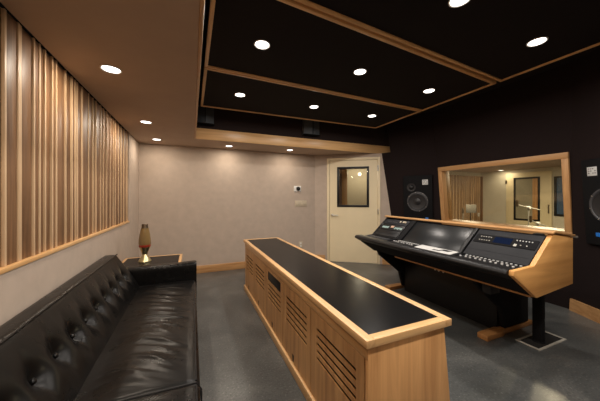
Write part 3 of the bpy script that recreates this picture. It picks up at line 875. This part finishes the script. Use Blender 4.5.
# ------------------------------------------------------------------ main monitors flush on the splayed walls
def basis(P, a, e, k, z):
    X = e.copy(); Y = (a - X * a.dot(X)).normalized(); Z = X.cross(Y)
    if Z.x > 0: X = -X; Z = X.cross(Y)
    o = facet(P, a, e, k, z)
    return Matrix(((X.x, Y.x, Z.x, o.x), (X.y, Y.y, Z.y, o.y), (X.z, Y.z, Z.z, o.z), (0, 0, 0, 1)))
def monitor(mat, side, label):
    """side = +1: the window is on local +x"""
    t = thing('monitor_speaker', label, 'speaker', matrix=mat, group='main monitor speakers')
    MB().box(-0.245, 0.245, -0.435, 0.435, 0.0, 0.045, 0.014, 3).build('baffle', M['black_matt'], t)
    wo = MB().lathe([(0.176, 0.045), (0.176, 0.052), (0.160, 0.056), (0.152, 0.050)], 48, Matrix.Translation((-0.0, -0.03, 0)), cap=False).build('woofer', M['rim'], t)
    MB().lathe([(0.152, 0.050), (0.140, 0.055), (0.126, 0.050), (0.060, 0.046), (0.055, 0.050), (0.035, 0.060), (0.002, 0.064)], 48, Matrix.Translation((0, -0.03, 0)), cap=False).build('cone', M['woofer'], wo)
    for k in range(8):
        an = 2 * PI * k / 8 + 0.2
        MB().lathe([(0.006, 0.052), (0.005, 0.058), (0.0005, 0.0585)], 10, Matrix.Translation((0.168 * math.cos(an), -0.03 + 0.168 * math.sin(an), 0)), cap=False).build('screw', M['silver'], wo)
    tw = MB().lathe([(0.075, 0.0455), (0.073, 0.050), (0.045, 0.047)], 40, Matrix.Translation((-0.10 * side, 0.225, 0)), cap=False).build('tweeter', M['woofer'], t)
    MB().lathe([(0.045, 0.047), (0.035, 0.060), (0.018, 0.067), (0.001, 0.069)], 32, Matrix.Translation((-0.10 * side, 0.225, 0)), cap=False).build('dome', M['black'], tw)
    bx, by = 0.130 * side, 0.312
    bg = MB().box(bx - 0.046, bx + 0.046, by - 0.045, by + 0.045, 0.0455, 0.049, 0.001).build('badge', M['cap_white'], t)
    mk = MB()
    for r in range(3):
        for k in range(4):
            if (k + r) % 4 == 3: continue
            x = bx - 0.036 + 0.02 * k
            mk.box(x, x + 0.013, by + 0.022 - 0.022 * r, by + 0.030 - 0.022 * r, 0.0492, 0.0497)
    mk.build('badge_print', M['rim'], bg)
    lg = MB().box(bx - 0.005, bx + 0.045, -0.345, -0.305, 0.0455, 0.049, 0.001)
    lg.build('blue_logo', M['blue'], t)
monitor(basis(A14, aL, eL, 0.532, 1.25), 1, 'black monitor speaker on the dark wall left of the window')
monitor(basis(C14, aR, eR, 0.43, 1.25), -1, 'black monitor speaker at the right edge of the picture, right of the window')

# ------------------------------------------------------------------ plates on the back wall
th = thing('thermostat', 'white square thermostat with black round dial on the back wall', 'thermostat', (1.925, YB, 1.465))
MB().box(-0.075, 0.075, -0.012, 0, -0.055, 0.055, 0.003).build('plate', M['white'], th)
MB().lathe([(0.040, 0.012), (0.040, 0.030), (0.034, 0.038), (0.002, 0.040)], 32, Matrix.Translation((0.012, 0, -0.002)) @ Matrix.Rotation(PI / 2, 4, 'X'), cap=False).build('dial', M['black'], th)
sw = thing('switch_plate', 'wide ivory light switch plate below the thermostat', 'switch', (2.00, YB, 1.17))
MB().box(-0.128, 0.128, -0.008, 0, -0.060, 0.060, 0.003).build('plate', M['ivory'], sw)
for k in range(5):
    x = -0.092 + 0.046 * k
    MB().box(x - 0.014, x + 0.014, -0.013, -0.008, -0.030, 0.030, 0.002).build('rocker', M['ivory'], sw)
ou = thing('wall_outlet', 'small ivory power outlet low on the back wall', 'outlet', (1.995, YB, 0.35))
MB().box(-0.042, 0.042, -0.008, 0, -0.062, 0.062, 0.003).build('plate', M['ivory'], ou)
for z in (-0.028, 0.028):
    MB().box(-0.017, 0.017, -0.011, -0.008, z - 0.018, z + 0.018, 0.002).build('socket', M['white'], ou)

# ------------------------------------------------------------------ live room beyond the window
XF = 9.8; YLV = 6.05
struct('wall_live_far', MB().box(XF, XF + 0.1, 0.2, YLV + 0.1, 0, 2.2), M['live_wall'], 'cream far wall of the live room', 'wall')
struct('wall_live_left', MB().box(5.2, XF, YLV, YLV + 0.1, 0, 2.2), M['live_wall'], 'cream side wall of the live room', 'wall')
dg = Vector((5.2 - 4.16, YLV - 3.95, 0)).normalized()
dn = Vector((-dg.y, dg.x, 0)) * 0.08
P0, Pn = Vector((4.16, 3.95, 0)), Vector((5.2, YLV, 0))
pts = [P0, Pn, Pn + dn, P0 + dn]
struct('wall_live_corner', MB().prism([(p.x, p.y) for p in pts], 0, 2.2, lambda u, v, w: Vector((u, v, w))), M['live_wall'], 'cream cut corner wall of the live room', 'wall')
struct('wall_live_near', MB().box(4.16, XF + 0.1, 0.1, 0.2, 0, 2.2), M['live_wall'], 'cream near side wall of the live room', 'wall')
struct('ceiling_live', MB().box(4.12, XF + 0.1, 0.1, YLV + 0.1, 2.19, 2.28), M['soffit'], 'tan ceiling of the live room', 'ceiling')
rr = random.Random(3)
lf_ = []
p = 6.3
while p < 9.75:
    lf_.append(p); p += rr.choice([0.10, 0.16, 0.24, 0.12])
LV = Matrix(((-1, 0, 0, 0), (0, -1, 0, YLV), (0, 0, 1, 0), (0, 0, 0, 1)))
slat_panel('slatted_panel', 'wooden slatted panel seen through the window on the live room wall', -9.79, -6.3, 0.02, 2.05, [-q for q in reversed(lf_)], LV, 'slat_mid')
# door in the far wall: local x = along -y of the room
c_, s_ = math.cos(YAW), math.sin(YAW)
def far_pt(px, py, x=XF):
    u = (px - 300) / F; v = (197 - py) / F
    dx, dy = u * c_ + s_, -u * s_ + c_
    t = x / dx
    return dy * t, 1.3 + v * t
FD = Matrix(((0, 1, 0, XF), (-1, 0, 0, 0), (0, 0, 1, 0), (0, 0, 0, 1)))
yd0, yd1 = far_pt(507, 197)[0], far_pt(552.5, 197)[0]
d2 = thing('door_2', 'cream live room door with black framed pane', 'door', kind='structure', matrix=FD)
a0, a1 = -yd0, -yd1
MB().box(a0, a1, -0.05, -0.002, 0.0, 2.08, 0.004).build('door_leaf', M['cream'], d2)
(yw0, zt), (yw1, _) = far_pt(514.7, 178), far_pt(541, 178)
b0, b1 = -yw0, -yw1
fr = MB(); t_ = 0.055
zb_ = 0.55
fr.box(b0, b1, -0.065, -0.05, zt - t_, zt).box(b0, b1, -0.065, -0.05, zb_, zb_ + t_).box(b0, b0 + t_, -0.065, -0.05, zb_ + t_, zt - t_).box(b1 - t_, b1, -0.065, -0.05, zb_ + t_, zt - t_)
po = fr.build('pane_frame', M['black'], d2)
MB().box(b0 + t_, b1 - t_, -0.056, -0.051, zb_ + t_, zt - t_).build('pane', plain('grey green pane', (0.33, 0.30, 0.22), 0.2, var=0.08, nscale=4), po)
MB().box(b1 - t_ - 0.13, b1 - t_, -0.0585, -0.0562, zb_ + t_, zt - t_).build('oak_reveal', M['oak_z'], po)
(yh, zh) = far_pt(550, 209)
MB().tube([(-yh, -0.09, zh - 0.13), (-yh, -0.09, zh + 0.13)], 0.014).box(-yh - 0.01, -yh + 0.01, -0.09, -0.05, zh - 0.12, zh - 0.10).box(-yh - 0.01, -yh + 0.01, -0.09, -0.05, zh + 0.10, zh + 0.12).build('door_handle', M['dark_cap'], d2)
MB().box(a0 - 0.02, a0 + 0.03, -0.06, -0.05, 1.74, 1.86).build('hinge', M['dark_cap'], d2)
w2 = thing('window_2', 'black framed blue window beside the live room door', 'window', kind='structure', matrix=FD)
(yq0, zq) = far_pt(554.6, 176.5)
g0 = -yq0; g1 = g0 + 0.75
fr = MB(); zb2 = 0.75
fr.box(g0, g1, -0.04, -0.002, zq - t_, zq).box(g0, g1, -0.04, -0.002, zb2, zb2 + t_).box(g0, g0 + t_, -0.04, -0.002, zb2 + t_, zq - t_).box(g1 - t_, g1, -0.04, -0.002, zb2 + t_, zq - t_)
fr.build('window_frame', M['black'], w2)
MB().box(g0 + t_, g1 - t_, -0.02, -0.012, zb2 + t_, zq - t_).build('glass_pane', M['night'], w2)
GL = 'live room downlights'
downlight(9.5, 5.22, 2.19, 'downlight in the live room ceiling seen through the window', GL, 50, (1.0, 0.84, 0.62), r=0.075, ang=150)
for (x, y) in ((7.0, 3.0), (6.6, 4.6), (6.3, 2.4)):  # lamps added out of sight to fill the live room
    downlight(x, y, 2.19, 'added downlight filling the live room, out of sight above the window head', GL, 560, (1.0, 0.84, 0.62), r=0.075, ang=150)

def ray_at(px, py, t):
    u = (px - 300) / F; v = (197 - py) / F
    return Vector(((u * c_ + s_) * t, (-u * s_ + c_) * t, 1.3 + v * t))
def mic_stand(px, py, t, half, label):
    b = ray_at(px, py, t)
    o = thing('microphone_stand', label, 'microphone stand', (b.x, b.y, 0), group='microphone stands in the live room')
    h = b.z
    MB().tube([(0, 0, 0.25), (0, 0, h)], 0.012).build('pole', M['rim2'], o)
    for k in range(3):
        an = 2 * PI * k / 3 + 0.4
        MB().tube([(0, 0, 0.28), (0.28 * math.cos(an), 0.28 * math.sin(an), 0.012)], 0.010).build('leg', M['black'], o)
    R_ = Vector((c_, -s_, 0))
    if half:
        MB().tube([-R_ * half + Vector((0, 0, h + 0.06)), R_ * half + Vector((0, 0, h - 0.05))], 0.010).build('boom', M['rim2'], o)
        MB().lathe([(0.03, -0.03), (0.03, 0.03)], 16, Matrix.Translation((0, 0, h)) @ Matrix.Rotation(PI / 2, 4, 'X')).build('clutch', M['white'], o)
        q_ = -R_ * half + Vector((0, 0, h + 0.06))
    else:
        q_ = Vector((0, 0, h))
    MB().lathe([(0.012, -0.07), (0.024, -0.05), (0.026, 0.05), (0.018, 0.075), (0.002, 0.08)], 18, Matrix.Translation(q_ + Vector((0, 0, 0.03)))).build('microphone', M['dark_cap'], o)
mic_stand(528.6, 207.6, 5.4, 0.24, 'boom microphone stand in front of the live room door, seen through the window')
mic_stand(538, 223.5, 5.2, 0.15, 'low microphone stand to the right in the live room, seen just above the console ledge')
mic_stand(449, 210, 7.0, 0, 'leftmost microphone stand in front of the live room slats')
mic_stand(463, 212, 6.8, 0, 'microphone stand beside the grey music stand in the live room')
b = ray_at(471, 208.5, 7.0)
ms = thing('music_stand', 'grey music stand in front of the live room slats', 'music stand', (b.x, b.y, 0), rotz=-YAW)
MB().box(-0.14, 0.14, -0.01, 0.0, b.z - 0.12, b.z + 0.11, 0.003).build('desk', plain('dull grey', (0.17, 0.155, 0.13), 0.5), ms)
MB().tube([(0, 0.01, 0.2), (0, 0.01, b.z)], 0.012).build('pole', M['black'], ms)
for k in range(3):
    an = 2 * PI * k / 3
    MB().tube([(0, 0.01, 0.24), (0.22 * math.cos(an), 0.22 * math.sin(an), 0.012)], 0.010).build('leg', M['black'], ms)
b_y, b_z = YLV, 0
lp = thing('wall_plate', 'small pale wall plate on the live room slats near their right end', 'wall plate', (9.55, YLV - 0.072, 1.3 - 17.8 * 9.2 / F))
MB().box(-0.05, 0.05, -0.008, 0.0, -0.06, 0.06, 0.002).build('plate', M['white'], lp)
MB().box(-0.015, 0.015, -0.012, -0.008, -0.03, 0.03, 0.001).build('socket', M['ivory'], lp)

# ------------------------------------------------------------------ world and view
w = bpy.data.worlds.new('world'); SC.world = w; w.use_nodes = True
w.node_tree.nodes['Background'].inputs[0].default_value = (0.02, 0.018, 0.016, 1)
w.node_tree.nodes['Background'].inputs[1].default_value = 0.15
SC.view_settings.view_transform = 'Standard'
SC.view_settings.look = 'None'
SC.view_settings.gamma = 1.0
SC.view_settings.use_curve_mapping = False
SC.view_settings.exposure = -0.70
SC.cycles.max_bounces = 10
SC.cycles.diffuse_bounces = 6
SC.cycles.sample_clamp_indirect = 4.0
